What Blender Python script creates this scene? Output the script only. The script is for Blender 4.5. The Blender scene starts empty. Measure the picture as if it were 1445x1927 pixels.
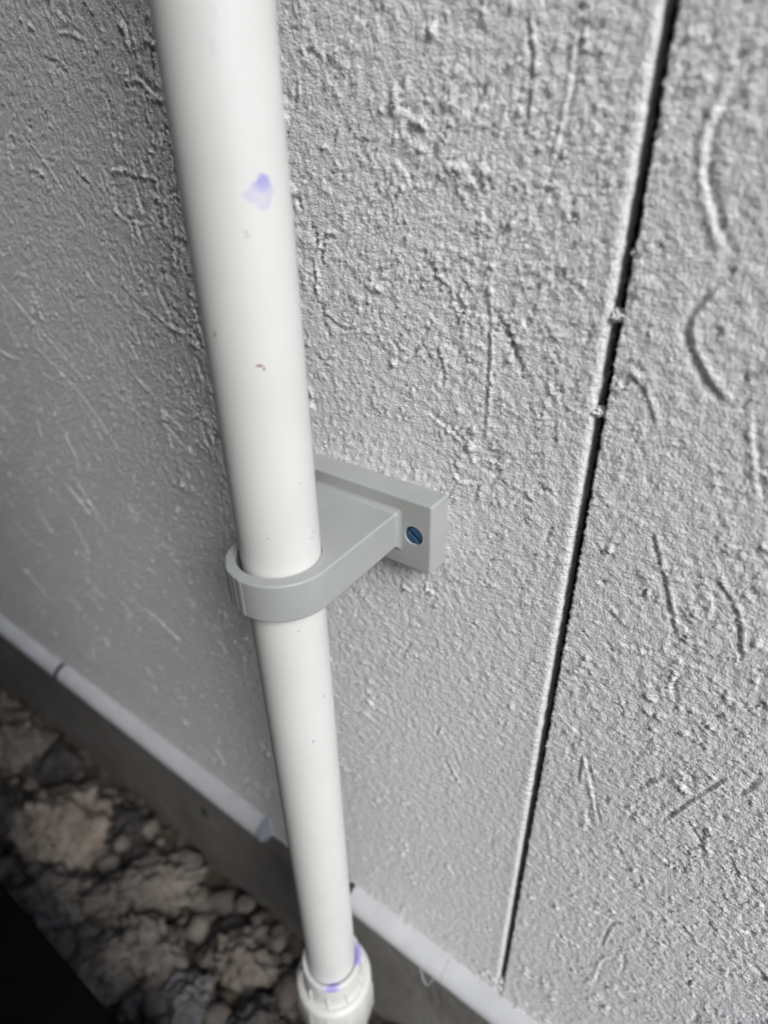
import bpy, bmesh, math, random
import numpy as np
from mathutils import Vector, Matrix, noise as mnoise

random.seed(7)
RNG = np.random.default_rng(11)
SC = bpy.context.scene
COL = SC.collection

# ------------------------------------------------------------------ camera
cam_d = bpy.data.cameras.new('camera')
cam = bpy.data.objects.new('camera', cam_d)
COL.objects.link(cam)
cam.matrix_world = Matrix(((0.809489, -0.290166, 0.510422, 0.16155),
                           (0.586892, 0.424899, -0.689216, -0.21405),
                           (-0.016891, 0.857475, 0.514248, 0.13801),
                           (0, 0, 0, 1)))
cam_d.sensor_fit = 'VERTICAL'
cam_d.sensor_height = 24.0
cam_d.lens = 24.0 * 1163.1 / 1927.0
cam_d.clip_start = 0.01
cam_d.clip_end = 500.0
cam_d.dof.use_dof = True
cam_d.dof.focus_distance = 0.268
cam_d.dof.aperture_fstop = 3.6
SC.camera = cam

# ------------------------------------------------------------------ sky, sun, exposure
SUN_TO = Vector((0.68, -0.35, 0.62)).normalized()
sun_el = math.asin(SUN_TO.z)
sun_az = math.atan2(SUN_TO.x, SUN_TO.y)          # clockwise from +Y
w = bpy.data.worlds.new('World')
SC.world = w
w.use_nodes = True
nt = w.node_tree
bg = nt.nodes['Background']
sky = nt.nodes.new('ShaderNodeTexSky')
sky.sky_type = 'NISHITA'
sky.sun_disc = False
sky.sun_elevation = sun_el
sky.sun_rotation = sun_az
sky.air_density = 1.0
sky.dust_density = 0.6
sky.ozone_density = 2.5
nt.links.new(sky.outputs[0], bg.inputs[0])
bg.inputs[1].default_value = 0.15
sun_d = bpy.data.lights.new('sun', 'SUN')
sun_d.energy = 2.0
sun_d.angle = math.radians(24)
sun_d.color = (1.0, 0.985, 0.965)
sun = bpy.data.objects.new('sun', sun_d)
COL.objects.link(sun)
sun.rotation_euler = SUN_TO.to_track_quat('Z', 'Y').to_euler()
sun.location = SUN_TO * 5
vs = SC.view_settings
vs.view_transform = 'Standard'
vs.look = 'None'
vs.exposure = 0.70
vs.gamma = 1.0
SC.render.engine = 'CYCLES'
SC.cycles.use_denoising = True

# ------------------------------------------------------------------ helpers
class N:
    """small node-graph builder"""
    def __init__(self, name):
        self.m = bpy.data.materials.new(name)
        self.m.use_nodes = True
        self.t = self.m.node_tree
        self.b = self.t.nodes['Principled BSDF']
    def n(self, typ, **kw):
        o = self.t.nodes.new('ShaderNode' + typ)
        for k, v in kw.items():
            setattr(o, k, v)
        return o
    def l(self, a, b):
        self.t.links.new(a, b)
    def val(self, sock, v):
        if hasattr(v, 'is_output') or isinstance(v, bpy.types.NodeSocket):
            self.l(v, sock)
        else:
            sock.default_value = v
    def math(self, op, a, b=0.0, c=None, clamp=False):
        o = self.n('Math', operation=op, use_clamp=clamp)
        self.val(o.inputs[0], a); self.val(o.inputs[1], b)
        if c is not None: self.val(o.inputs[2], c)
        return o.outputs[0]
    def noise(self, vec, scale, detail=4, rough=0.55, dist=0.0):
        o = self.n('TexNoise')
        self.l(vec, o.inputs['Vector'])
        o.inputs['Scale'].default_value = scale
        o.inputs['Detail'].default_value = detail
        o.inputs['Roughness'].default_value = rough
        o.inputs['Distortion'].default_value = dist
        return o.outputs[0]
    def ramp(self, fac, stops):
        o = self.n('ValToRGB')
        self.l(fac, o.inputs[0])
        e = o.color_ramp.elements
        while len(e) < len(stops): e.new(0.5)
        for i, (p, c) in enumerate(stops):
            e[i].position = p
            e[i].color = (*c, 1) if len(c) == 3 else c
        return o.outputs[0]
    def mix(self, fac, a, b, mode='MIX'):
        o = self.n('Mix', data_type='RGBA', blend_type=mode)
        self.val(o.inputs[0], fac)
        for s, v in ((o.inputs[6], a), (o.inputs[7], b)):
            if isinstance(v, bpy.types.NodeSocket): self.l(v, s)
            else: s.default_value = (*v, 1)
        return o.outputs[2]
    def smooth(self, x, a, b):
        o = self.n('MapRange', interpolation_type='SMOOTHSTEP')
        self.val(o.inputs[0], x)
        o.inputs[1].default_value = a; o.inputs[2].default_value = b
        o.inputs[3].default_value = 0; o.inputs[4].default_value = 1
        return o.outputs[0]
    def obj(self):
        return self.n('TexCoord').outputs['Object']
    def bump(self, h, strength, dist):
        o = self.n('Bump')
        self.l(h, o.inputs['Height'])
        o.inputs['Strength'].default_value = strength
        o.inputs['Distance'].default_value = dist
        self.l(o.outputs[0], self.b.inputs['Normal'])
    def set(self, color=None, rough=None, spec=None):
        if color is not None:
            if isinstance(color, bpy.types.NodeSocket): self.l(color, self.b.inputs['Base Color'])
            else: self.b.inputs['Base Color'].default_value = (*color, 1)
        if rough is not None: self.val(self.b.inputs['Roughness'], rough)
        if spec is not None: self.b.inputs['Specular IOR Level'].default_value = spec
        return self.m

def link(o, parent=None):
    COL.objects.link(o)
    if parent is not None: o.parent = parent
    return o
def empty(name, loc=(0, 0, 0)):
    o = bpy.data.objects.new(name, None)
    o.empty_display_size = 0.02
    o.location = loc
    return link(o)
def tag(o, label=None, cat=None, group=None, kind=None):
    if label: o['label'] = label
    if cat: o['category'] = cat
    if group: o['group'] = group
    if kind: o['kind'] = kind
    return o
def obj_bm(name, bm, m, parent=None, smooth=True, sharp=None, wn=False):
    me = bpy.data.meshes.new(name)
    bmesh.ops.recalc_face_normals(bm, faces=bm.faces)
    bm.to_mesh(me); bm.free()
    me.materials.append(m)
    if smooth:
        for p in me.polygons: p.use_smooth = True
        if sharp is not None: me.set_sharp_from_angle(angle=math.radians(sharp))
    o = link(bpy.data.objects.new(name, me), parent)
    if wn:
        md = o.modifiers.new('weighted', 'WEIGHTED_NORMAL'); md.keep_sharp = True
    return o
def grid_mesh(name, X, Y, Z, m, parent=None, flip=False):
    nz, nx = X.shape
    me = bpy.data.meshes.new(name)
    nv = nx * nz
    co = np.stack([X, Y, Z], -1).reshape(-1).astype(np.float32)
    idx = np.arange(nv, dtype=np.int32).reshape(nz, nx)
    q = np.stack([idx[:-1, :-1], idx[:-1, 1:], idx[1:, 1:], idx[1:, :-1]], -1)
    if flip: q = q[..., ::-1]
    q = np.ascontiguousarray(q).reshape(-1)
    nf = q.size // 4
    me.vertices.add(nv); me.vertices.foreach_set('co', co)
    me.loops.add(q.size); me.loops.foreach_set('vertex_index', q)
    me.polygons.add(nf)
    me.polygons.foreach_set('loop_start', np.arange(0, q.size, 4, dtype=np.int32))
    me.polygons.foreach_set('use_smooth', np.ones(nf, dtype=bool))
    me.update(calc_edges=True)
    me.materials.append(m)
    return link(bpy.data.objects.new(name, me), parent)
def lathe(bm, prof, n=96, c=(0, 0), close=False):
    rings = []
    for r, z in prof:
        rings.append([bm.verts.new((c[0] + r * math.cos(2 * math.pi * k / n), c[1] + r * math.sin(2 * math.pi * k / n), z)) for k in range(n)])
    for a, b in zip(rings[:-1], rings[1:]):
        for k in range(n):
            bm.faces.new((a[k], a[(k + 1) % n], b[(k + 1) % n], b[k]))
    if close:
        bm.faces.new(rings[0]); bm.faces.new(rings[-1])
    return rings
def box(bm, x0, x1, y0, y1, z0, z1, bev=0.0, seg=3):
    r = bmesh.ops.create_cube(bm, size=1)
    for v in r['verts']:
        v.co = Vector(((x0 + x1) / 2 + v.co.x * (x1 - x0), (y0 + y1) / 2 + v.co.y * (y1 - y0), (z0 + z1) / 2 + v.co.z * (z1 - z0)))
    if bev:
        es = list({e for v in r['verts'] for e in v.link_edges})
        bmesh.ops.bevel(bm, geom=es, offset=bev, segments=seg, affect='EDGES', profile=0.5)

# dimensions (metres); wall face is y = 0, pipe axis at x = 0
D = 0.06854         # pipe axis to wall
RP = 0.0167         # pipe radius
ZT, ZB = -0.400, -0.430
GL, GR = 0.0958, 0.1025   # groove
GROUND = -0.655

# ------------------------------------------------------------------ materials
def mat_wall():
    g = N('painted_stucco')
    c = g.obj()
    n1 = g.noise(c, 9, 4)
    n2 = g.noise(c, 160, 5, 0.6)
    col = g.mix(g.smooth(n1, 0.3, 0.7), (0.775, 0.76, 0.737), (0.82, 0.807, 0.785))
    dirt = g.smooth(n2, 0.62, 0.78)
    col = g.mix(g.math('MULTIPLY', dirt, 0.14), col, (0.36, 0.33, 0.28))
    grain = g.noise(c, 950, 3, 0.6)
    mid = g.noise(c, 420, 3, 0.6)
    h = g.math('ADD', g.math('MULTIPLY', grain, 0.6), g.math('MULTIPLY', mid, 0.7))
    g.bump(h, 1.0, 0.0013)
    return g.set(col, 0.5, 0.45)
def mat_pipe():
    g = N('white_pipe_plastic')
    uv = g.n('UVMap').outputs[0]
    s = g.n('SeparateXYZ'); g.l(uv, s.inputs[0])
    u, v = s.outputs[0], s.outputs[1]
    c = g.obj()
    base = g.mix(g.smooth(g.noise(c, 25, 4), 0.35, 0.7), (0.715, 0.70, 0.665), (0.68, 0.665, 0.63))
    # faint scuffs running round the pipe
    st = g.n('Mapping'); g.l(c, st.inputs[0]); st.inputs['Scale'].default_value = (60, 60, 500)
    sc = g.smooth(g.noise(st.outputs[0], 1.0, 5, 0.65), 0.65, 0.80)
    base = g.mix(g.math('MULTIPLY', sc, 0.28), base, (0.45, 0.43, 0.42))
    warp = g.noise(c, 380, 3)
    wob = g.math('MULTIPLY_ADD', warp, 0.0030, -0.0015)
    # purple primer smear, a four-cornered patch
    P4 = [(-0.0044, 0.1312), (-0.0104, 0.1256), (-0.0060, 0.1221), (-0.0042, 0.1213), (-0.0020, 0.1234), (-0.0012, 0.1272), (-0.0026, 0.1302)]
    dmin = None
    for i in range(7):
        (x0, y0), (x1, y1) = P4[i], P4[(i + 1) % 7]
        L = math.hypot(x1 - x0, y1 - y0)
        nx, ny = -(y1 - y0) / L, (x1 - x0) / L
        dd = g.math('ADD', g.math('MULTIPLY', u, nx), g.math('MULTIPLY_ADD', v, ny, -(x0 * nx + y0 * ny)))
        dmin = dd if dmin is None else g.math('MINIMUM', dmin, dd)
    dmin = g.math('ADD', dmin, g.math('MULTIPLY_ADD', g.noise(c, 260, 5, 0.7), 0.0050, -0.0024))
    m = g.smooth(dmin, -0.0003, 0.0006)
    dA = g.math('SQRT', g.math('ADD', g.math('POWER', g.math('ADD', u, 0.0042), 2), g.math('POWER', g.math('ADD', v, -0.1290), 2)))
    strong = g.math('SUBTRACT', 1.0, g.smooth(dA, 0.0010, 0.0042))
    rim = g.math('SUBTRACT', 1.0, g.smooth(dmin, 0.0002, 0.0016))
    f = g.math('MULTIPLY', m, g.math('ADD', g.math('MULTIPLY_ADD', strong, 0.36, 0.17), g.math('MULTIPLY', rim, 0.10)))
    f = g.math('MULTIPLY', f, g.math('MULTIPLY_ADD', g.noise(c, 240, 4), 0.9, 0.6), clamp=True)
    base = g.mix(f, base, (0.20, 0.17, 0.66))
    # small marks: (theta, z, half width, half height, colour, amount)
    for th, z, a, b, colr, am in [(-0.69, 0.0762, .0016, .0005, (.25, .13, .07), .9), (-0.62, 0.0752, .0005, .0008, (.25, .13, .07), .8),
                                  (-0.66, 0.1160, .0011, .0003, (.25, .22, .2), .6), (-0.64, 0.1148, .0008, .0003, (.25, .22, .2), .6),
                                  (-0.48, -0.1082, .0008, .0011, (.2, .17, .5), .7), (-0.82, 0.1592, .0010, .0030, (.55, .53, .6), .35),
                                  (-0.74, 0.1660, .0009, .0022, (.55, .53, .6), .25), (-1.56, 0.0858, .0006, .0012, (.2, .17, .16), .7),
                                  (0.21, 0.0061, .0020, .0003, (.35, .30, .27), .7), (0.10, 0.0040, .0018, .0003, (.35, .30, .27), .6),
                                  (-0.54, -0.0382, .0008, .0003, (.2, .17, .15), .7), (0.02, -0.0835, .0004, .0016, (.3, .28, .28), .6),
                                  (-0.2, -0.212, .0008, .0005, (.3, .28, .28), .7), (-0.9, -0.25, .0008, .0006, (.3, .28, .28), .7),
                                  (-0.1, 0.030, .0007, .0003, (.3, .27, .25), .7), (-1.0, 0.0095, .0006, .0003, (.3, .27, .25), .6)]:
        q = g.math('ADD', g.math('POWER', g.math('MULTIPLY', g.math('ADD', u, -th * RP), 1 / a), 2),
                   g.math('POWER', g.math('MULTIPLY', g.math('ADD', v, -z), 1 / b), 2))
        q = g.math('ADD', g.math('SQRT', q), g.math('MULTIPLY', wob, 500))
        k = g.math('MULTIPLY', g.math('SUBTRACT', 1.0, g.smooth(q, 0.45, 1.1)), am)
        base = g.mix(k, base, colr)
    # primer drips just above the fitting
    pr = g.math('ADD', v, g.math('MULTIPLY', wob, 1.4))
    k = g.math('MULTIPLY', g.math('SUBTRACT', 1.0, g.smooth(pr, -0.3520, -0.3500)), g.smooth(g.noise(c, 55, 2), 0.42, 0.62))
    base = g.mix(g.math('MULTIPLY', k, 0.55), base, (0.22, 0.19, 0.62))
    return g.set(base, g.math('MULTIPLY_ADD', g.noise(c, 60, 3), 0.15, 0.30), 0.45)
def mat_fitting():
    g = N('white_fitting_plastic')
    c = g.obj()
    s = g.n('SeparateXYZ'); g.l(c, s.inputs[0])
    base = g.mix(g.smooth(g.noise(c, 40, 3), 0.35, 0.7), (0.66, 0.645, 0.60), (0.62, 0.606, 0.565))
    top = g.smooth(g.math('ADD', s.outputs[2], g.math('MULTIPLY', g.noise(c, 160, 3), 0.004)), -0.3555, -0.3537)
    pat = g.smooth(g.noise(c, 48, 3), 0.46, 0.60)
    k = g.math('MULTIPLY', top, g.math('MULTIPLY_ADD', pat, 0.75, 0.0))
    base = g.mix(k, base, (0.25, 0.21, 0.66))
    return g.set(base, 0.35, 0.45)
def mat_bracket():
    g = N('grey_printed_plastic')
    c = g.obj()
    base = g.mix(g.smooth(g.noise(c, 30, 4), 0.3, 0.7), (0.345, 0.35, 0.33), (0.385, 0.39, 0.37))
    sp = g.smooth(g.noise(c, 420, 2, 0.4), 0.735, 0.79)
    base = g.mix(g.math('MULTIPLY', sp, 0.6), base, (0.16, 0.14, 0.12))
    h = g.noise(c, 700, 2)
    g.bump(h, 0.06, 0.0005)
    return g.set(base, 0.42, 0.4)
def mat_simple(name, c1, c2, scale, rough, spec=0.4, bump=None):
    g = N(name)
    c = g.obj()
    base = g.mix(g.smooth(g.noise(c, scale, 5, 0.6), 0.3, 0.7), c1, c2)
    if bump:
        g.bump(g.noise(c, bump[0], 5, 0.6), bump[1], bump[2])
    return g.set(base, rough, spec)
def mat_concrete():
    g = N('foundation_concrete')
    c = g.obj()
    a = g.noise(c, 12, 6, 0.65)
    b = g.noise(c, 90, 5, 0.65)
    base = g.ramp(a, [(0.3, (0.13, 0.122, 0.112)), (0.55, (0.185, 0.175, 0.16)), (0.75, (0.235, 0.225, 0.21))])
    base = g.mix(g.math('MULTIPLY', g.smooth(b, 0.55, 0.75), 0.45), base, (0.085, 0.075, 0.062))
    g.bump(b, 0.5, 0.002)
    return g.set(base, 0.85, 0.25)
def mat_soil():
    g = N('dark_stony_soil')
    c = g.obj()
    a = g.noise(c, 14, 6, 0.65)
    b = g.noise(c, 120, 6, 0.7)
    base = g.ramp(a, [(0.3, (0.045, 0.035, 0.027)), (0.55, (0.10, 0.08, 0.062)), (0.75, (0.16, 0.13, 0.105))])
    base = g.mix(g.math('MULTIPLY', g.smooth(b, 0.55, 0.7), 0.6), base, (0.17, 0.155, 0.135))
    g.bump(b, 0.9, 0.006)
    return g.set(base, 0.95, 0.2)
def mat_rock(name, dark, midc, light, sc=30):
    g = N(name)
    c = g.obj()
    a = g.noise(c, sc, 8, 0.68, 0.4)
    b = g.noise(c, sc * 5, 6, 0.7)
    base = g.ramp(a, [(0.28, dark), (0.5, midc), (0.72, light)])
    base = g.mix(g.math('MULTIPLY', g.smooth(b, 0.5, 0.75), 0.3), base, dark)
    h = g.math('ADD', a, g.math('MULTIPLY', b, 0.35))
    g.bump(h, 0.9, 0.006)
    return g.set(base, 0.9, 0.25)

M_WALL = mat_wall()
M_PIPE = mat_pipe()
M_FIT = mat_fitting()
M_BRK = mat_bracket()
M_CONC = mat_concrete()
M_SOIL = mat_soil()
M_STRIP = mat_simple('white_vinyl_strip', (0.56, 0.558, 0.555), (0.49, 0.488, 0.485), 30, 0.32, 0.45, (80, 0.08, 0.002))
M_GAP_SHADE = mat_simple('dark_gap_shade', (0.030, 0.028, 0.027), (0.05, 0.047, 0.044), 200, 0.9, 0.2)  # near-black colour stands for shade inside the joint and the tie hole
M_BLUE = mat_simple('blue_screw_coating', (0.016, 0.060, 0.125), (0.026, 0.085, 0.165), 500, 0.38, 0.5, (900, 0.2, 0.0004))
M_BLACK = mat_simple('matte_black_plastic', (0.0025, 0.0025, 0.0028), (0.004, 0.004, 0.0042), 40, 0.8, 0.06)
M_THREAD = mat_simple('clear_thread', (0.55, 0.55, 0.55), (0.5, 0.5, 0.5), 100, 0.3, 0.5)

# ------------------------------------------------------------------ wall relief
DX = 0.0004
X0, X1, Zm0, Zm1 = -0.80, 0.36, -0.46, 0.30
NX, NZ = int(round((X1 - X0) / DX)), int(round((Zm1 - Zm0) / DX))
KX = np.fft.fftfreq(NX, DX)[None, :]
KZ = np.fft.fftfreq(NZ, DX)[:, None]
KK = np.sqrt(KX ** 2 + KZ ** 2) + 1e-9
def band(lo, hi, stretch=None):
    """periodic noise with wavelengths between lo and hi metres, unit deviation"""
    k = KK if stretch is None else np.sqrt((KX * stretch[0]) ** 2 + (KZ * stretch[1]) ** 2) + 1e-9
    flt = np.exp(-(k * lo) ** 2 * 0.5) - np.exp(-(k * hi) ** 2 * 0.5)
    sp = np.fft.fft2(RNG.standard_normal((NZ, NX)).astype(np.float32)) * flt
    r = np.real(np.fft.ifft2(sp))
    return ((r - r.mean()) / r.std()).astype(np.float32)
def sst(x, a, b):
    t = np.clip((x - a) / (b - a), 0, 1)
    return t * t * (3 - 2 * t)

GXm = (X0 + (np.arange(NX) + .5) * DX)[None, :]
GZm = (Zm0 + (np.arange(NZ) + .5) * DX)[:, None]
def zone(x, z, sx, sz):
    return np.exp(-((GXm - x) / sx) ** 2 - ((GZm - z) / sz) ** 2).astype(np.float32)
# where the trowel left the coat rough and where it smoothed it
patch = 0.8 * band(0.012, 0.06) + 1.3 * zone(.05, .10, .06, .07) + 1.2 * zone(.21, -.12, .07, .17) + 1.2 * zone(-.11, .09, .05, .10) \
    - 1.3 * zone(.05, -.25, .07, .12) - 0.35 * zone(-.35, -.20, .20, .15) + 0.5 * zone(-.30, .05, .15, .12)
patch = patch - 1.0 * zone(.135, .09, .022, .075)
rough_mask = sst(patch, -0.2, 1.5)
fine = band(0.0004, 0.0010)
medium = band(0.0010, 0.0035)
slow = band(0.0025, 0.010)
warp_x = band(0.0010, 0.0050) * 0.00055
warp_z = band(0.0010, 0.0050) * 0.00055
Hm = 0.00012 * fine * (0.9 + 0.3 * rough_mask) + 0.00006 * medium
# torn crust: plateaus with crumbly rims, and pits
n1 = 0.75 * band(0.0015, 0.0045, (1.0, 0.65)) + 0.55 * band(0.0035, 0.012, (1.0, 0.5)) + 0.16 * fine
thr = 2.0 - 1.25 * rough_mask
Hm += 0.00042 * sst(n1 - thr, -0.05, 0.30)
Hm += 0.00036 * np.exp(-((n1 - thr - 0.25) / 0.22) ** 2) * np.clip(0.6 + 0.8 * medium, 0, 2)
n2 = 0.8 * band(0.0012, 0.0040, (1.0, 0.8)) + 0.5 * band(0.004, 0.012)
Hm -= 0.0008 * sst(n2 - (2.15 - 0.9 * rough_mask), 0.0, 0.35)
Hm += 0.00016 * rough_mask * band(0.0025, 0.007, (1.0, 0.5))
# connected curved trowel ridges
for w0, hgt, st in ((0.0055, 0.00048, (1.0, 0.6)), (0.0085, 0.00060, (1.0, 0.75))):
    cn = band(w0, w0 * 3.2, st) + 0.10 * medium
    Hm += hgt * np.exp(-(cn / 0.15) ** 2) * sst(patch + 0.7 * slow, 0.0, 1.4)
Hm += 0.00012 * band(0.006, 0.03)

def stamp_line(pts, wd, depth, lip, side, ragged=1.0):
    """a dragged stroke: a channel with a raised lip on one side"""
    global Hm
    pts = np.array(pts, dtype=np.float64)
    pad = wd * 5
    i0 = max(0, int((pts[:, 0].min() - pad - X0) / DX)); i1 = min(NX, int((pts[:, 0].max() + pad - X0) / DX) + 1)
    j0 = max(0, int((pts[:, 1].min() - pad - Zm0) / DX)); j1 = min(NZ, int((pts[:, 1].max() + pad - Zm0) / DX) + 1)
    if i1 - i0 < 3 or j1 - j0 < 3: return
    gx = (X0 + (np.arange(i0, i1) + .5) * DX)[None, :]
    gz = (Zm0 + (np.arange(j0, j1) + .5) * DX)[:, None]
    gx = gx + ragged * warp_x[j0:j1, i0:i1]; gz = gz + ragged * warp_z[j0:j1, i0:i1]
    best = np.full((j1 - j0, i1 - i0), 1e9); sd = np.zeros_like(best); tt = np.zeros_like(best)
    seg = np.hypot(*(pts[1:] - pts[:-1]).T); cum = np.concatenate([[0], np.cumsum(seg)]); tot = cum[-1]
    for k in range(len(pts) - 1):
        ax, az = pts[k]; bx, bz = pts[k + 1]
        ex, ez = bx - ax, bz - az
        L2 = ex * ex + ez * ez + 1e-12
        t = np.clip(((gx - ax) * ex + (gz - az) * ez) / L2, 0, 1)
        dx_, dz_ = gx - ax - t * ex, gz - az - t * ez
        d2 = np.hypot(dx_, dz_)
        mk = d2 < best
        best = np.where(mk, d2, best)
        sd = np.where(mk, np.sign(ex * dz_ - ez * dx_) * side, sd)
        tt = np.where(mk, (cum[k] + t * seg[k]) / tot, tt)
    d = best * sd
    taper = 1.0 if tot < 0.005 else sst(tt, -0.02, 0.12) * (1 - sst(tt, 0.85, 1.02))
    wob = np.clip(1 + 0.45 * ragged * slow[j0:j1, i0:i1], 0, 2.5)
    ch = -depth * np.exp(-(d / wd) ** 2) * np.clip(1 - 0.35 * ragged * slow[j0:j1, i0:i1], 0.2, 2)
    lp = lip * np.exp(-((d - wd * 1.7) / (wd * 0.8)) ** 2) * wob
    Hm[j0:j1, i0:i1] += ((ch + lp) * taper).astype(np.float32)

def smooth_pts(p, n=9):
    p = np.array(p, float)
    out = []
    q = np.vstack([2 * p[0] - p[1], p, 2 * p[-1] - p[-2]])
    for i in range(1, len(q) - 2):
        for t in np.linspace(0, 1, n, endpoint=False):
            a, b, c, d = q[i - 1], q[i], q[i + 1], q[i + 2]
            out.append(0.5 * (2 * b + (c - a) * t + (2 * a - 5 * b + 4 * c - d) * t ** 2 + (3 * b - a - 3 * c + d) * t ** 3))
    out.append(p[-1])
    return np.array(out)

# dragged strokes seen in the photograph
SEEN = [[(.1262, .155), (.1205, .1480), (.118, .1397), (.1183, .1320), (.121, .1243), (.1258, .1150), (.1316, .1067)], [(.1316, .1060), (.1255, .0965), (.1222, .0885), (.1240, .0810), (.1310, .0710), (.1403, .063)],
        [(-.1908, .187), (-.1792, .1867), (-.1655, .1821)], [(-.2476, .1443), (-.2329, .1298), (-.2195, .1125)], [(-.2648, .146), (-.2705, .1325), (-.2686, .1255)],
        [(-.2445, .0929), (-.2242, .0747), (-.2062, .0579)], [(-.3354, .0564), (-.3046, .0342), (-.2585, .0037)], [(-.0128, .0993), (-.0055, .1082), (.0059, .1208)],
        [(.0117, .1331), (.0164, .1289), (.0195, .1237)], [(.0519, .0914), (.0545, .0723), (.055, .0511), (.0553, .0304)], [(.1611, -.1368), (.1688, -.1141), (.178, -.0902)],
        [(.1266, .0117), (.1357, -.0091), (.1444, -.0316)], [(.0263, .0382), (.0372, .0333), (.0479, .0273)], [(.0592, .1693), (.0624, .1562), (.0615, .1396)],
        [(.0767, .1664), (.0761, .1488), (.0741, .1322)], [(-.147, .1369), (-.146, .1254), (-.1308, .1221)], [(-.1675, .1252), (-.1699, .1076), (-.1522, .1045)],
        [(-.0283, .072), (-.0163, .0665), (-.0014, .0708)], [(-.0358, .0436), (-.0197, .0613), (-.0042, .0727)], [(.0309, .0666), (.035, .0563), (.034, .0492)],
        [(.1479, .0629), (.1522, .0493), (.1579, .0335)], [(.15, .002), (.1615, -.0124), (.1669, -.0304)], [(-.3145, .0176), (-.2614, -.0164), (-.228, -.0537)],
        [(-.2398, .0425), (-.2239, .0099), (-.1863, -.0307)], [(.1211, -.144), (.1214, -.1191), (.1369, -.1655)], [(.1073, .0692), (.1138, .063), (.1194, .0526)],
        [(.0405, .0191), (.045, .0099), (.0554, .0117)], [(.0702, .0019), (.0753, .0114), (.0793, .0076)], [(.1533, -.2646), (.1549, -.2385), (.1617, -.2274)],
        [(.1568, -.3059), (.1571, -.2785), (.1637, -.2631)]]
for k, s in enumerate(SEEN):
    stamp_line(smooth_pts(s), 0.0008 if k > 1 else 0.0013, 0.00060 if k > 1 else 0.0008, 0.00070 if k > 1 else 0.0007, 1 if k % 2 else -1, 0.35)
# many more of the same kind, their drift changing across the wall
ang_f = band(0.05, 0.2)
for k in range(3200):
    x = random.uniform(X0 + .02, X1 - .02); z = random.uniform(Zm0 + .02, Zm1 - .02)
    i, j = int((x - X0) / DX), int((z - Zm0) / DX)
    if random.random() > 0.06 + 0.94 * rough_mask[j, i]: continue
    base = math.pi / 2 + 0.55 * float(ang_f[j, i]) + (0.45 if x < -0.08 else 0.0)
    a = base + random.gauss(0, 0.45)
    if random.random() < 0.15: a += math.pi / 2
    L = random.choice((1, 1, 1, 1.5, 2.4)) * random.uniform(0.004, 0.011)
    bend = random.gauss(0, 0.5) * (1 if random.random() < .8 else 3)
    p = [(x, z)]
    for s in range(6):
        a += bend / 6
        p.append((p[-1][0] + math.cos(a) * L / 6, p[-1][1] + math.sin(a) * L / 6))
    stamp_line(p, random.uniform(0.0005, 0.0013), random.uniform(0.0003, 0.0011), random.uniform(0.0002, 0.0009), random.choice((-1, 1)))
# long parallel drags low on the far panel, and ladder-like ridges beside the pipe
for k in range(45):
    x = random.uniform(-0.55, -0.12); z = random.uniform(-0.28, 0.10)
    a = random.gauss(-0.72, 0.13); L = random.uniform(0.02, 0.06)
    p = [(x, z)]
    for q in range(6):
        a += random.gauss(0, 0.13)
        p.append((p[-1][0] + math.cos(a) * L / 6, p[-1][1] + math.sin(a) * L / 6))
    stamp_line(p, random.uniform(0.0008, 0.0015), random.uniform(0.0003, 0.0009), random.uniform(0.0003, 0.0010), random.choice((-1, 1)))
for k in range(150):
    x = random.gauss(-0.115, 0.035); z = random.uniform(-0.02, 0.18)
    a = (-1.45 if random.random() < 0.6 else -0.15) + random.gauss(0, 0.2); L = random.uniform(0.006, 0.020)
    stamp_line([(x, z), (x + math.cos(a) * L * .5 + random.gauss(0, .001), z + math.sin(a) * L * .5), (x + math.cos(a) * L, z + math.sin(a) * L)],
               random.uniform(0.0007, 0.0012), random.uniform(0.0005, 0.0012), random.uniform(0.0004, 0.0010), random.choice((-1, 1)))
# clustered lumps
for k in range(90):
    x = random.uniform(-0.5, 0.30); z = random.uniform(-0.40, 0.22)
    for q in range(random.randint(3, 12)):
        xx, zz_ = x + random.gauss(0, 0.006), z + random.gauss(0, 0.006)
        a = random.uniform(0, 6.28); L = random.uniform(0.001, 0.004)
        stamp_line([(xx, zz_), (xx + math.cos(a) * L, zz_ + math.sin(a) * L)], random.uniform(0.0007, 0.0013), -random.uniform(0.0005, 0.0013), 0.0, 1)
# nodules and pits
for k in range(8500):
    x = random.uniform(X0 + .01, X1 - .01); z = random.uniform(Zm0 + .01, Zm1 - .01)
    i, j = int((x - X0) / DX), int((z - Zm0) / DX)
    if random.random() > 0.06 + 0.94 * rough_mask[j, i] ** 1.5: continue
    r = random.uniform(0.0005, 0.0010) * (1.0 if random.random() < .85 else 1.5)
    h = r * random.uniform(0.7, 1.35) * (1 if random.random() < 0.72 else -0.8)
    n = int(r * 2.6 / DX) + 1
    i0, i1, j0, j1 = max(0, i - n), min(NX, i + n + 1), max(0, j - n), min(NZ, j + n + 1)
    gx = (np.arange(i0, i1) - i)[None, :] * DX; gz = (np.arange(j0, j1) - j)[:, None] * DX
    e = random.uniform(0.75, 1.3)
    Hm[j0:j1, i0:i1] += (h * np.exp(-(((gx * e) ** 2 + (gz / e) ** 2) / (r * r)) ** 1.4)).astype(np.float32)

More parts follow.
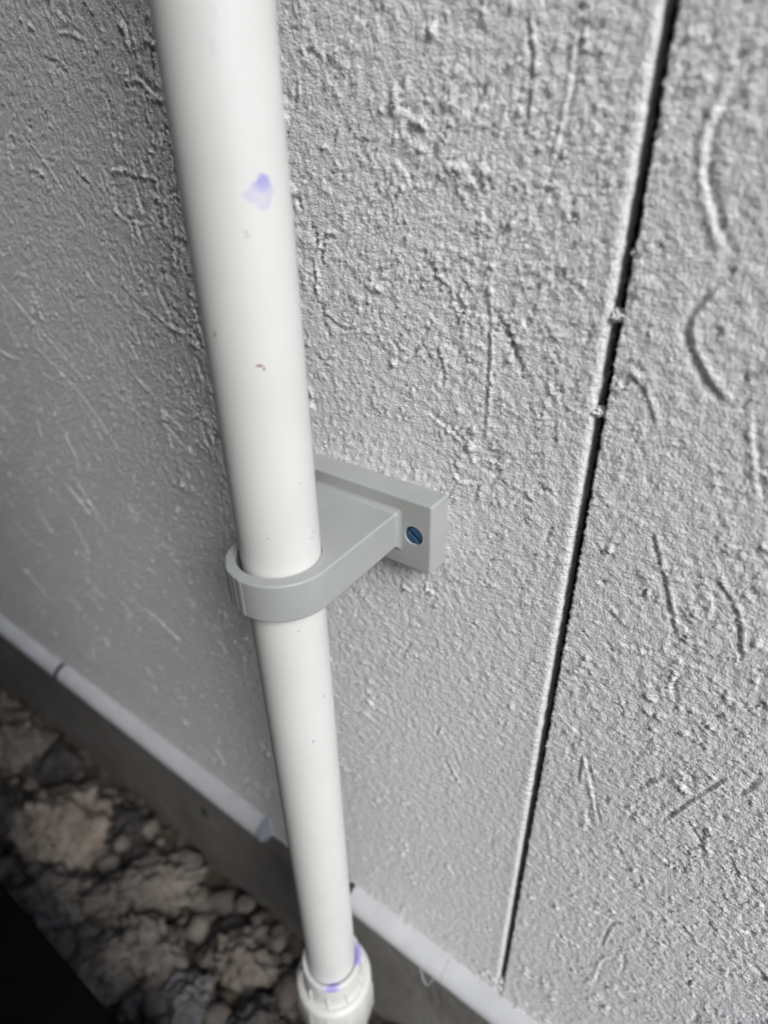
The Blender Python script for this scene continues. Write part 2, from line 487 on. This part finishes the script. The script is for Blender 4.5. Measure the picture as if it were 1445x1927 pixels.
def relief(X, Z):
    fx = (X - X0) / DX - .5; fz = (Z - Zm0) / DX - .5
    i = np.floor(fx).astype(int); j = np.floor(fz).astype(int)
    a = fx - i; b = fz - j
    i0 = i % NX; i1 = (i + 1) % NX; j0 = j % NZ; j1 = (j + 1) % NZ
    return (Hm[j0, i0] * (1 - a) + Hm[j0, i1] * a) * (1 - b) + (Hm[j1, i0] * (1 - a) + Hm[j1, i1] * a) * b
def axis(segments):
    """segments: (start, end, step at start, step at end)"""
    out = []
    for a, b, s0, s1 in segments:
        n = max(2, int(round((b - a) / ((s1 - s0) / math.log(s1 / s0) if abs(s1 - s0) > 1e-9 else s0))))
        t = np.linspace(0, 1, n, endpoint=False)
        if abs(s1 - s0) > 1e-9:
            r = s1 / s0
            out.append(a + (b - a) * (r ** t - 1) / (r - 1))
        else:
            out.append(a + (b - a) * t)
    out.append([segments[-1][1]])
    return np.concatenate(out)

# ------------------------------------------------------------------ house wall
house = tag(empty('house_wall', (0, 0.0, -0.43)),
            'off-white wall of rough trowelled stucco panels with a dark vertical joint', 'wall')
def child_world(o):        # keep world coordinates under the wall's empty
    o.matrix_parent_inverse = Matrix.Translation((0, 0, 0.43))
    return o
F = 0.00078
zs = axis([(-0.431, 0.23, F, F), (0.23, 1.7, F, 0.06)])
def wall_panel(xs, edge):
    X, Z = np.meshgrid(xs, zs)
    H = relief(X, Z)
    jit = np.interp(zs, np.arange(NZ) * DX + Zm0, medium[:, 900])
    jit2 = np.interp(zs, np.arange(NZ) * DX + Zm0, band_col)
    if edge == 'left':          # panel left of the joint: soft raised lip that rolls into the joint
        lip = np.exp(-((X - GL) / 0.0024) ** 2)
        H = H * (1 - 0.45 * lip) + lip * (0.00025 + 0.00012 * jit2[:, None])
    Y = -H
    cols = []
    h_e = H[:, -1] if edge == 'left' else H[:, 0]
    if edge == 'left':
        r = 0.0027
        lipz = 0.00025 + 0.00012 * jit2
        for k in range(1, 11):
            a = k / 10 * math.pi / 2
            hh = 0.55 * relief(np.full_like(zs, GL + r * a), zs) + lipz * math.cos(a)
            cols.append((GL + (r + hh) * math.sin(a), r - (r + hh) * math.cos(a)))
        for dpt in (0.0034, 0.0041, 0.005, 0.006, 0.008, 0.013):
            hh = 0.8 * relief(np.full_like(zs, GL + r * 1.57 + dpt - r), zs)
            cols.append((GL + r + hh, np.full_like(zs, dpt)))
        X = np.concatenate([X] + [c[0][:, None] for c in cols], 1)
        Y = np.concatenate([Y] + [c[1][:, None] for c in cols], 1)
        Z = np.concatenate([Z] + [zs[:, None]] * len(cols), 1)
    else:
        # sharp crumbly edge
        X = X + (0.00022 * jit[:, None] + 0.00022 * jit2[:, None]) * np.exp(-((X - GR) / 0.002) ** 2)
        xe = X[:, 0]
        pre = [(xe + 0.0002, np.full_like(zs, 0.013)), (xe + 0.0001, np.full_like(zs, 0.006)), (xe, np.full_like(zs, 0.002)),
               (xe, np.full_like(zs, 0.0007)), (xe + 0.0001, -h_e * 0.6 + 0.0002)]
        X = np.concatenate([c[0][:, None] for c in pre] + [X], 1)
        Y = np.concatenate([c[1][:, None] for c in pre] + [Y], 1)
        Z = np.concatenate([zs[:, None]] * len(pre) + [Z], 1)
    # bottom edge turns back under the panel
    X = np.concatenate([X[:1], X[:1], X], 0)
    Y = np.concatenate([np.full_like(Y[:1], 0.015), np.maximum(Y[:1], 0) + 0.0015, Y], 0)
    Z = np.concatenate([Z[:1] - 0.0015, Z[:1] - 0.0012, Z], 0)
    return child_world(grid_mesh('wall_panel', X, Y, Z, M_WALL, house))
band_col = band(0.003, 0.02)[:, 400]
p1 = wall_panel(axis([(-3.0, -0.74, 0.08, 0.0018), (-0.74, -0.20, 0.0018, F), (-0.20, GL, F, F)]), 'left')
p1['label'] = 'darker stucco panel behind the pipe, left of the joint'
p2 = wall_panel(axis([(GR, 0.30, F, F), (0.30, 0.36, F, 0.002), (0.36, 2.4, 0.002, 0.08)]), 'right')
p2['label'] = 'brighter stucco panel right of the joint'
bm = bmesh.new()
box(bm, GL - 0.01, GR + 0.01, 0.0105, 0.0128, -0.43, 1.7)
child_world(obj_bm('joint_shade_backing', bm, M_GAP_SHADE, house, smooth=False))  # dark sheet: deep shadow of the open joint put into its colour
def blob(name, c, r, m, parent, seed, sub=4, amp=0.55, fr=2.4):
    bm = bmesh.new()
    bmesh.ops.create_icosphere(bm, subdivisions=sub, radius=1)
    for v in bm.verts:
        n = v.co.normalized()
        k = 1 + amp * mnoise.fractal(n * fr + Vector((seed * 3.1, seed * 1.7, seed)), 0.8, 2.0, 3)
        v.co = Vector((n.x * r[0] * k + c[0], n.y * r[1] * k + c[1], n.z * r[2] * k + c[2]))
    return obj_bm(name, bm, m, parent)
for k, (x, z, rx, rz) in enumerate([(.1003, .0868, .0030, .0022), (.1000, .0526, .0028, .0017), (.1022, .1066, .0010, .0012), (.0998, -.3880, .0034, .0040), (.0995, -.3985, .0034, .006)]):
    child_world(blob('stucco_crumb', (x, 0.0022, z), (rx, 0.0024, rz), M_WALL, house, 11 + k))

# ------------------------------------------------------------------ foundation
fx = axis([(-3.0, -0.9, 0.08, 0.004), (-0.9, 0.3, 0.004, 0.003), (0.3, 2.4, 0.003, 0.08)])
fz = np.linspace(-0.80, -0.425, 120)
Xf, Zf = np.meshgrid(fx, fz)
Yf = 0.010 - 1.2 * relief(Xf * 0.7 + .1, Zf * 0.7 + .2)
Yf = np.where(Zf > -0.4500, 0.032, Yf)
f_o = child_world(grid_mesh('foundation', Xf, Yf, Zf, M_CONC, house))
child_world(blob('tie_hole_shade', (-0.2712, 0.0100, -0.525), (0.0050, 0.0012, 0.0075), M_GAP_SHADE, house, 3.3))  # flat disc, the dark inside a small hole painted as near-black colour
f_o['label'] = 'grey concrete foundation under the stucco'

# ------------------------------------------------------------------ ground
def gh(x, y):
    v = Vector((x, y, 0.0))
    h = 0.032 * mnoise.fractal(v * 9, 0.8, 2.1, 5) + 0.020 * abs(mnoise.fractal(v * 34 + Vector((3, 1, 0)), 0.7, 2.1, 4))
    far = min(1.0, max(0.0, (abs(x + .2) - 1.4) / 2)) + min(1.0, max(0.0, (-y - 1.2) / 2))
    return GROUND + h * (1 - 0.8 * min(1, far))
gx = np.unique(np.concatenate([-np.geomspace(0.95, 60, 26)[::-1], np.linspace(-0.92, 0.3, 210), np.geomspace(0.33, 60, 28)]))
gy = np.unique(np.concatenate([-np.geomspace(0.33, 60, 30)[::-1], np.linspace(-0.31, 0.02, 66), [0.5, 3, 60.0]]))
Xg, Yg = np.meshgrid(gx, gy)
Zg = np.vectorize(gh)(Xg, Yg)
Zg = np.where(Yg > 0.3, GROUND, Zg)
tag(grid_mesh('ground', Xg, Yg, Zg, M_SOIL), 'dark stony soil along the foot of the wall', None, None, 'structure')

# rocks
ROCKM = {'tan': mat_rock('tan_rock', (0.14, 0.11, 0.085), (0.27, 0.225, 0.175), (0.37, 0.32, 0.26)),
         'grey': mat_rock('grey_rock', (0.085, 0.072, 0.060), (0.18, 0.155, 0.13), (0.28, 0.25, 0.215)),
         'dark': mat_rock('dark_rock', (0.03, 0.027, 0.026), (0.07, 0.063, 0.058), (0.13, 0.118, 0.105)),
         'pale': mat_rock('pale_rock', (0.10, 0.09, 0.085), (0.22, 0.205, 0.195), (0.34, 0.32, 0.31))}
def rock(loc, size, rz, seed, mat, label):
    bm = bmesh.new()
    bmesh.ops.create_icosphere(bm, subdivisions=5, radius=1)
    off = Vector((seed * 7.3, seed * 2.9, seed * 4.1))
    rs = random.Random(seed)
    planes = [(Vector((rs.uniform(-1, 1), rs.uniform(-1, 1), rs.uniform(-.4, 1))).normalized(), rs.uniform(0.62, 0.9)) for _ in range(11)]
    for v in bm.verts:
        n = v.co.normalized()
        k = 1 + 0.22 * mnoise.fractal(n * 1.1 + off, 0.8, 2, 3)
        for pn, pd in planes:
            dt = n.dot(pn)
            if dt > 0.05: k = min(k, pd / dt + 0.04)
        k += 0.26 * mnoise.fractal(n * 2.6 + off, 0.7, 2.1, 5) + 0.10 * mnoise.ridged_multi_fractal(n * 3.5 + off, 0.9, 2.1, 4, 1.0, 2.0) - 0.1 + 0.06 * mnoise.fractal(n * 11 + off, 0.6, 2.1, 3)
        v.co = Vector((n.x * k * size[0], n.y * k * size[1], n.z * k * size[2]))
    o = obj_bm('rock', bm, ROCKM[mat])
    o.location = loc
    o.rotation_euler = (rs.uniform(-.2, .2), rs.uniform(-.2, .2), rz)
    return tag(o, label, 'rock', 'rocks at the foot of the wall')
ROCKS = [
    ((-.478, -.078, -.630), (.066, .052, .042), .3, 'tan', 'largest tan rock, lying in the dirt at the left edge of the photo'),
    ((-.325, -.066, -.638), (.070, .042, .036), .9, 'grey', 'big grey ridged rock between the tan rock and the white pipe'),
    ((-.262, -.098, -.632), (.046, .034, .034), .2, 'grey', 'grey rock just right of the black box edge, mid height'),
    ((-.285, -.137, -.634), (.046, .036, .026), 1.2, 'tan', 'low brownish rock touching the black box'),
    ((-.175, -.045, -.646), (.042, .034, .036), .6, 'grey', 'smooth grey rock leaning near the foundation beside the pipe fitting'),
    ((-.186, -.110, -.640), (.034, .030, .024), 1.9, 'pale', 'small pale pinkish rock at the bottom edge of the photo'),
    ((-.655, -.042, -.638), (.050, .036, .038), .4, 'grey', 'far grey rock at the left edge above the tan rock'),
    ((-.578, -.034, -.642), (.040, .030, .034), 2.2, 'dark', 'dark rock between the far grey rock and the tan rock'),
    ((-.395, -.128, -.636), (.048, .036, .028), .1, 'grey', 'grey lump in front of the tan rock, against the black box'),
    ((-.410, -.028, -.650), (.044, .030, .028), 2.7, 'dark', 'dark rock behind the tan rock, close to the foundation'),
    ((-.118, -.078, -.645), (.034, .028, .026), .5, 'dark', 'blackish rock at the bottom, left of the pipe fitting'),
    ((-.130, -.125, -.645), (.030, .028, .024), 1.5, 'grey', 'small grey rock at the bottom edge, left of the blackish rock'),
    ((-.560, -.110, -.640), (.044, .040, .034), 1.0, 'dark', 'dark rock at the left edge just above the black box'),
    ((-.045, -.055, -.652), (.036, .026, .022), 2.0, 'dark', 'dark rock directly behind the white pipe fitting'),
]
for k, (l, s, rz, m, lab) in enumerate(ROCKS):
    rock(l, s, rz, 21 + k, m, lab)
# small gravel and crumbs of earth
bm = bmesh.new()
for k in range(900):
    x = random.uniform(-0.85, 0.12); y = random.uniform(-0.20, 0.0)
    r = random.choice((.004, .006, .009, .014)) * random.uniform(.7, 1.3)
    mtx = Matrix.Translation((x, y, gh(x, y) + r * .3)) @ Matrix.Rotation(random.uniform(0, 6), 4, 'Z') @ Matrix.Diagonal((r * random.uniform(.8, 1.5), r, r * random.uniform(.5, .9), 1))
    res = bmesh.ops.create_icosphere(bm, subdivisions=2, radius=1)
    for v in res['verts']:
        v.co = mtx @ (v.co * (1 + 0.35 * mnoise.noise(v.co * 1.7 + Vector((k, 0, 0)))))
tag(obj_bm('gravel', bm, ROCKM['grey']), 'loose gravel scattered over the dark soil', 'gravel', None, 'stuff')

# ------------------------------------------------------------------ unseen board fence and gate, added to darken the left of the wall
M_WOOD = mat_simple('shade_fence_wood', (0.10, 0.075, 0.055), (0.055, 0.043, 0.034), 14, 0.85, 0.2, (60, 0.4, 0.003))
def fence(name, p0, p1, label):
    p0, p1 = Vector(p0), Vector(p1)
    t = tag(empty(name, p0), label, 'fence', 'unseen fences added for shade')
    L = (p1 - p0).length
    t.rotation_euler.z = math.atan2(p1.y - p0.y, p1.x - p0.x)
    n = int(round(L / 0.142))
    bm = bmesh.new(); box(bm, 0.001, L / n - 0.002, -0.009, 0.009, 0.02, FENCE_H, 0.002, 1)
    b0 = obj_bm('board', bm, M_WOOD, t, False)
    for k in range(1, n):
        b = b0.copy(); COL.objects.link(b); b.parent = t; b.location.x = k * L / n
    for z in (0.3, FENCE_H - 0.3):
        bm = bmesh.new(); box(bm, 0, L, -0.048, -0.011, z - 0.045, z + 0.045)
        obj_bm('rail', bm, M_WOOD, t, False)
FENCE_H = 2.10
fence('shade_fence', (-1.02, -0.55, GROUND), (0.58, -0.55, GROUND), 'unseen brown board fence added to shade the stucco wall')
fence('shade_gate', (-1.05, -0.52, GROUND), (-1.05, -0.03, GROUND), 'brown board gate closing the yard on the left')

# ------------------------------------------------------------------ low black box
bm = bmesh.new()
box(bm, -1.0, 0.02, -0.48, -0.1690, GROUND - 0.03, -0.500, 0.004, 3)
box_o = obj_bm('black_box', bm, M_BLACK, None, True, 40)
tag(box_o, 'matte black box with a straight edge in the bottom left corner', 'box')

# ------------------------------------------------------------------ white base strips
M_CAP = mat_simple('dark_strip_end', (0.05, 0.052, 0.058), (0.03, 0.031, 0.034), 60, 0.7, 0.2)
M_CAP2 = mat_simple('grey_strip_end', (0.30, 0.31, 0.34), (0.25, 0.26, 0.29), 60, 0.6, 0.3)
def strip_mesh(name, x0, x1, seed, m, parent, grow=0.0):
    nth = 22
    xs = np.unique(np.concatenate([[x0], np.arange(x0, x1, 0.006), [x1]]))
    if xs[-1] - xs[-2] < 0.001: xs = np.delete(xs, -2)
    zc, hz, by = -0.4180, 0.0122 + grow, 0.0165 + grow
    bm = bmesh.new()
    rows = []
    for x in xs:
        sag = 0.0007 * mnoise.noise(Vector((x * 14, seed, 0))) + 0.0004 * mnoise.noise(Vector((x * 45, seed, 4)))
        row = []
        for k in range(nth + 1):
            a = -math.pi / 2 + math.pi * k / nth
            row.append(bm.verts.new((x, 0.0016 - by * max(0.0, math.cos(a)), zc + hz * math.sin(a) + sag)))
        rows.append(row)
    for a, b in zip(rows[:-1], rows[1:]):
        for k in range(nth): bm.faces.new((a[k], a[k + 1], b[k + 1], b[k]))
    bm.faces.new(rows[0]); bm.faces.new(rows[-1])
    return obj_bm(name, bm, m, parent, True, 50)
def strip(x0, x1, label, seed, caps=()):
    t = tag(empty('base_strip', ((x0 + x1) / 2, 0, -0.4180)), label, 'trim strip', 'white strips along the foot of the wall')
    inv = Matrix.Translation((-(x0 + x1) / 2, 0, 0.4180))
    strip_mesh('strip', x0, x1, seed, M_STRIP, t).matrix_parent_inverse = inv
    for a, b, m in caps:
        strip_mesh('end_cap', a, b, seed, m, t, 0.0003).matrix_parent_inverse = inv
strip(-2.6, -0.4935, 'far left length of white strip, ending at the dark seam on the left', 1.0, [(-0.4935, -0.4875, M_CAP)])
strip(-0.4865, -0.1430, 'middle length of white strip, between the dark seam and the pipe', 2.0, [(-0.1430, -0.1375, M_CAP2)])
strip(-0.0345, 0.0585, 'short length of white strip just right of the pipe fitting, ending at a nick', 3.0, [(-0.0385, -0.0345, M_CAP)])
strip(0.0588, 1.6, 'white strip at the bottom right, running out of the photo below the joint', 4.0)

# clear thread hanging from the strip
def tube(bm, pts, r, n=8):
    rings = []
    for i, p in enumerate(pts):
        t = (Vector(pts[min(i + 1, len(pts) - 1)]) - Vector(pts[max(i - 1, 0)])).normalized()
        u = t.orthogonal().normalized(); v = t.cross(u)
        rings.append([bm.verts.new(Vector(p) + r * (math.cos(2 * math.pi * k / n) * u + math.sin(2 * math.pi * k / n) * v)) for k in range(n)])
    for a, b in zip(rings[:-1], rings[1:]):
        for k in range(n): bm.faces.new((a[k], a[(k + 1) % n], b[(k + 1) % n], b[k]))
    bm.faces.new(rings[0]); bm.faces.new(rings[-1])
bm = bmesh.new()
tube(bm, [(.0375, -.0105, -.421), (.0395, -.0125, -.428), (.0425, -.0130, -.438), (.0445, -.0130, -.4435), (.0462, -.0130, -.4440), (.0480, -.0130, -.440), (.0505, -.0128, -.431), (.0530, -.0112, -.422)], 0.00045)
tag(obj_bm('plastic_thread', bm, M_THREAD), 'thin clear thread hanging in a V from the white strip right of the pipe', 'thread')

# ------------------------------------------------------------------ pipe with its fitting
pipe_t = tag(empty('water_pipe', (0, -D, GROUND)), 'upright white plastic pipe with purple primer marks standing off the wall', 'pipe')
def pworld(o):
    o.matrix_parent_inverse = Matrix.Translation((0, D, -GROUND))
    return o
n, zz = 128, list(np.linspace(-0.371, 0.62, 68))
bm = bmesh.new()
uvl = bm.loops.layers.uv.new('UVMap')
rings = [[bm.verts.new((RP * math.cos(t), -D + RP * math.sin(t), z)) for t in (-math.pi * 1.5 + 2 * math.pi * k / n for k in range(n))] for z in zz]
for j in range(len(zz) - 1):
    for k in range(n):
        f = bm.faces.new((rings[j][k], rings[j][(k + 1) % n], rings[j + 1][(k + 1) % n], rings[j + 1][k]))
        for lp, (kk, jj) in zip(f.loops, ((k, j), (k + 1, j), (k + 1, j + 1), (k, j + 1))):
            lp[uvl].uv = ((-math.pi * 1.5 + 2 * math.pi * kk / n) * RP, zz[jj])
pworld(obj_bm('pipe', bm, M_PIPE, pipe_t))
bm = bmesh.new()
RC = 0.0206
ZS = 0.0135
prof = [(RP + 0.0002, -0.384), (RP + 0.0002, -0.3685), (RP + 0.0009, -0.3672), (RC - 0.0012, -0.3668), (RC - 0.0004, -0.3672), (RC, -0.3682), (RC + 0.0004, -0.380), (RC + 0.0008, -0.3905), (RC + 0.002, -0.3925)]
prof = [(r, z + ZS) for r, z in prof]
lathe(bm, prof, 96, (0, -D))
fit = pworld(obj_bm('socket_fitting', bm, M_FIT, pipe_t, True, 50))
fit['label'] = 'cream white socket with purple primer on its rim'
for k in range(10):
    a = 2 * math.pi * (k + 0.35) / 10
    bm = bmesh.new()
    box(bm, -0.0005, 0.0017, -0.0007, 0.0007, -0.3915 + ZS, -0.3785 + ZS, 0.0005, 2)
    bmesh.ops.transform(bm, matrix=Matrix.Translation((0, -D, 0)) @ Matrix.Rotation(a, 4, 'Z') @ Matrix.Translation((RC + 0.0002, 0, 0)), verts=bm.verts)
    rb = obj_bm('rib', bm, M_FIT, fit, True, 40)
bm = bmesh.new()
RN = 0.0270
prof = [(RC - 0.001, -0.3972), (RC + 0.0010, -0.3962), (RC + 0.0028, -0.3958), (RN - 0.0016, -0.3966), (RN - 0.0005, -0.3978), (RN, -0.3998), (RN + 0.0002, -0.412), (RN + 0.0002, -0.440), (RN - 0.002, -0.443), (RC, -0.444), (RC, -0.52), (RC - 0.003, -0.522), (RP, -0.523), (RP, GROUND - 0.05)]
prof = [(r, z + ZS + 0.0045 if z > -0.45 else z) for r, z in prof]
rg = lathe(bm, prof, 120, (0, -D))
for ring in rg[6:8]:
    for k, v in enumerate(ring):
        if k % 10 in (0, 1):
            d = Vector((v.co.x, v.co.y + D, 0)).normalized()
            v.co += d * 0.0010
pworld(obj_bm('union_nut', bm, M_FIT, pipe_t, True, 45))

# ------------------------------------------------------------------ pipe bracket
XR, TP, HP = 0.0398, 0.0144, 0.0371
ZA0, ZA1 = -0.0270, -0.0086      # arm underside and top
RO = 0.0232
RA = 0.0215
brk = tag(empty('pipe_bracket', (0, 0.0, -HP)), 'grey printed plastic bracket holding the white pipe off the wall', 'bracket')
def bworld(o):
    o.matrix_parent_inverse = Matrix.Translation((0, 0, HP))
    return o
def fill_between(bm, loops):
    es = []
    for lp in loops:
        for k in range(len(lp)):
            e = bm.edges.get((lp[k], lp[(k + 1) % len(lp)]))
            es.append(e or bm.edges.new((lp[k], lp[(k + 1) % len(lp)])))
    bmesh.ops.triangle_fill(bm, edges=es, use_beauty=True, use_dissolve=False)
def ring_faces(bm, a, b):
    n = len(a)
    for k in range(n): bm.faces.new((a[k], a[(k + 1) % n], b[(k + 1) % n], b[k]))
SX, SZ = 0.0303, -0.0183
def make_plate():
    bm = bmesh.new()
    bv = 0.0011
    def rr(inset, y, rc=0.0012):
        x, z0, z1 = XR - inset, -HP + inset, -inset
        xl = -0.048 + inset
        r = max(0.0003, rc - inset * .6)
        pts = []
        for cx, cz, a0 in ((x - r, z1 - r, 0), (xl + r, z1 - r, 90), (xl + r, z0 + r, 180), (x - r, z0 + r, 270)):
            for k in range(5):
                a = math.radians(a0 + 90 * k / 4)
                pts.append((cx + r * math.cos(a), y, cz + r * math.sin(a)))
        return [bm.verts.new(p) for p in pts]
    loops = [rr(0, 0.0012), rr(0, -TP + bv)]
    for k in range(1, 5):
        a = k / 4 * math.pi / 2
        loops.append(rr(bv * (1 - math.cos(a)), -TP + bv - bv * math.sin(a)))
    for a, b in zip(loops[:-1], loops[1:]): ring_faces(bm, a, b)
    holes = []
    for sx in (SX,):
        nn = 40
        def circ(r, y): return [bm.verts.new((sx + r * math.cos(2 * math.pi * k / nn), y, SZ + r * math.sin(2 * math.pi * k / nn))) for k in range(nn)]
        c0 = circ(0.0050, -TP); c1 = circ(0.0047, -TP + 0.0004); c2 = circ(0.0047, -TP + 0.0046)
        ring_faces(bm, c0, c1); ring_faces(bm, c1, c2); bm.faces.new(c2)
        holes.append(c0)
    fill_between(bm, [loops[-1]] + holes)
    return bworld(obj_bm('back_plate', bm, M_BRK, brk, True, 40, True))
make_plate()
def make_arm():
    bm = bmesh.new()
    rs = random.Random(5)
    def outline(inset, z):
        pts = []
        r = RO - inset
        rs.seed(5)
        pts.append((r - RO + RA, -TP + 0.001))
        pts.append((r - 0.0003, -D + 0.012)); pts.append((r - 0.00005, -D + 0.004))
        na = 190
        hold, off = 0, 0.0
        for k in range(na + 1):
            hold -= 1
            if hold <= 0:
                hold = rs.choice((1, 2, 2, 3, 4)); off = rs.uniform(-1, 1) * 0.00026
            a = -math.pi * k / na
            deg = -math.degrees(a)
            jag = off if 88 < deg < 168 else rs.uniform(-1, 1) * 0.000006
            pts.append(((r + jag) * math.cos(a), -D + (r + jag) * math.sin(a)))
        pts.append((-r - 0.0002, -D + 0.004)); pts.append((-r - 0.0009, -D + 0.012)); pts.append((-r - 0.0040, -TP + 0.001))
        return [bm.verts.new((x, y, z)) for x, y in pts]
    bv = 0.0010
    prof = [(bv, ZA0)] + [(bv * (1 - math.sin(a)), ZA0 + bv * (1 - math.cos(a))) for a in (math.pi / 8, math.pi / 4, 3 * math.pi / 8)] + [(0, ZA0 + bv), (0, ZA1 - bv)] + \
           [(bv * (1 - math.cos(a)), ZA1 - bv * (1 - math.sin(a))) for a in (math.pi / 8, math.pi / 4, 3 * math.pi / 8)] + [(bv, ZA1)]
    loops = [outline(i, z) for i, z in prof]
    for a, b in zip(loops[:-1], loops[1:]): ring_faces(bm, a, b)
    nh = 96; rh = 0.01765; cx, cy = -0.0007, -D - 0.0005
    def hole(r, z): return [bm.verts.new((cx + r * math.cos(2 * math.pi * k / nh), cy + r * math.sin(2 * math.pi * k / nh), z)) for k in range(nh)]
    h = [hole(rh + 0.0003, ZA0), hole(rh, ZA0 + 0.0004), hole(rh, ZA1 - 0.0004), hole(rh + 0.0003, ZA1)]
    for a, b in zip(h[:-1], h[1:]): ring_faces(bm, a, b)
    fill_between(bm, [loops[-1], h[-1]])
    fill_between(bm, [loops[0], h[0]])
    bworld(obj_bm('pipe_ring', bm, M_BRK, brk, True, 40, True))
    # cove where the arm grows out of the plate
    bm = bmesh.new()
    R = 0.0030
    rows = []
    for k in range(9):
        a = k / 8 * math.pi / 2
        g = R * (1 - math.cos(a)) - 0.00004
        y = -TP - R + R * math.sin(a) + 0.0001
        hx, z0, z1 = RA + 0.0001 + g, ZA0 - g, ZA1 + g
        rc = 0.0012
        pts = []
        for px, pz, a0 in ((hx - rc, z1 - rc, 0), (-hx - 0.0057 + rc, z1 - rc, 90), (-hx - 0.0057 + rc, z0 + rc, 180), (hx - rc, z0 + rc, 270)):
            for q in range(5):
                b = math.radians(a0 + 90 * q / 4)
                pts.append((px + rc * math.cos(b), y, pz + rc * math.sin(b)))
        rows.append([bm.verts.new(p) for p in pts])
    for a, b in zip(rows[:-1], rows[1:]): ring_faces(bm, a, b)
    bworld(obj_bm('arm_fillet', bm, M_BRK, brk, True, 60))
make_arm()
def make_screw(sx, rot):
    bm = bmesh.new()
    y0, yt = -TP + 0.0046, -TP + 0.0004
    # hex head built as a slotted prism: two halves either side of the slot on a common base
    af = 0.0080 / 2
    hexp = [(af / math.cos(math.pi / 6) * math.cos(math.radians(60 * k)), af / math.cos(math.pi / 6) * math.sin(math.radians(60 * k))) for k in range(6)]
    def prism(poly, ya, yb, cham):
        cxm = sum(p[0] for p in poly) / len(poly); czm = sum(p[1] for p in poly) / len(poly)
        a = [bm.verts.new((x, ya, z)) for x, z in poly]
        b = [bm.verts.new((x, yb + cham, z)) for x, z in poly]
        c = [bm.verts.new((cxm + (x - cxm) * .84, yb, czm + (z - czm) * .84)) for x, z in poly]
        ring_faces(bm, a, b); ring_faces(bm, b, c); bm.faces.new(c); bm.faces.new(a)
    prism(hexp, y0, yt + 0.0014, 0.0001)
    sw = 0.0007
    def clip(poly, sgn):
        out = []
        for k in range(len(poly)):
            p, q = poly[k], poly[(k + 1) % len(poly)]
            ip, iq = sgn * p[1] > sw, sgn * q[1] > sw
            if ip: out.append(p)
            if ip != iq:
                t = (sgn * sw - p[1]) / (q[1] - p[1])
                out.append((p[0] + t * (q[0] - p[0]), sgn * sw))
        return out
    for sgn in (1, -1): prism(clip([(x * .998, z * .998) for x, z in hexp], sgn), yt + 0.0016, yt, 0.0006)
    bmesh.ops.transform(bm, matrix=Matrix.Translation((sx, 0, SZ)) @ Matrix.Rotation(rot, 4, 'Y'), verts=bm.verts)
    o = bworld(obj_bm('screw', bm, M_BLUE, brk, True, 25))
    o['label'] = 'blue slotted hex screw sunk in the grey plate'
    return o
make_screw(SX, math.radians(35))
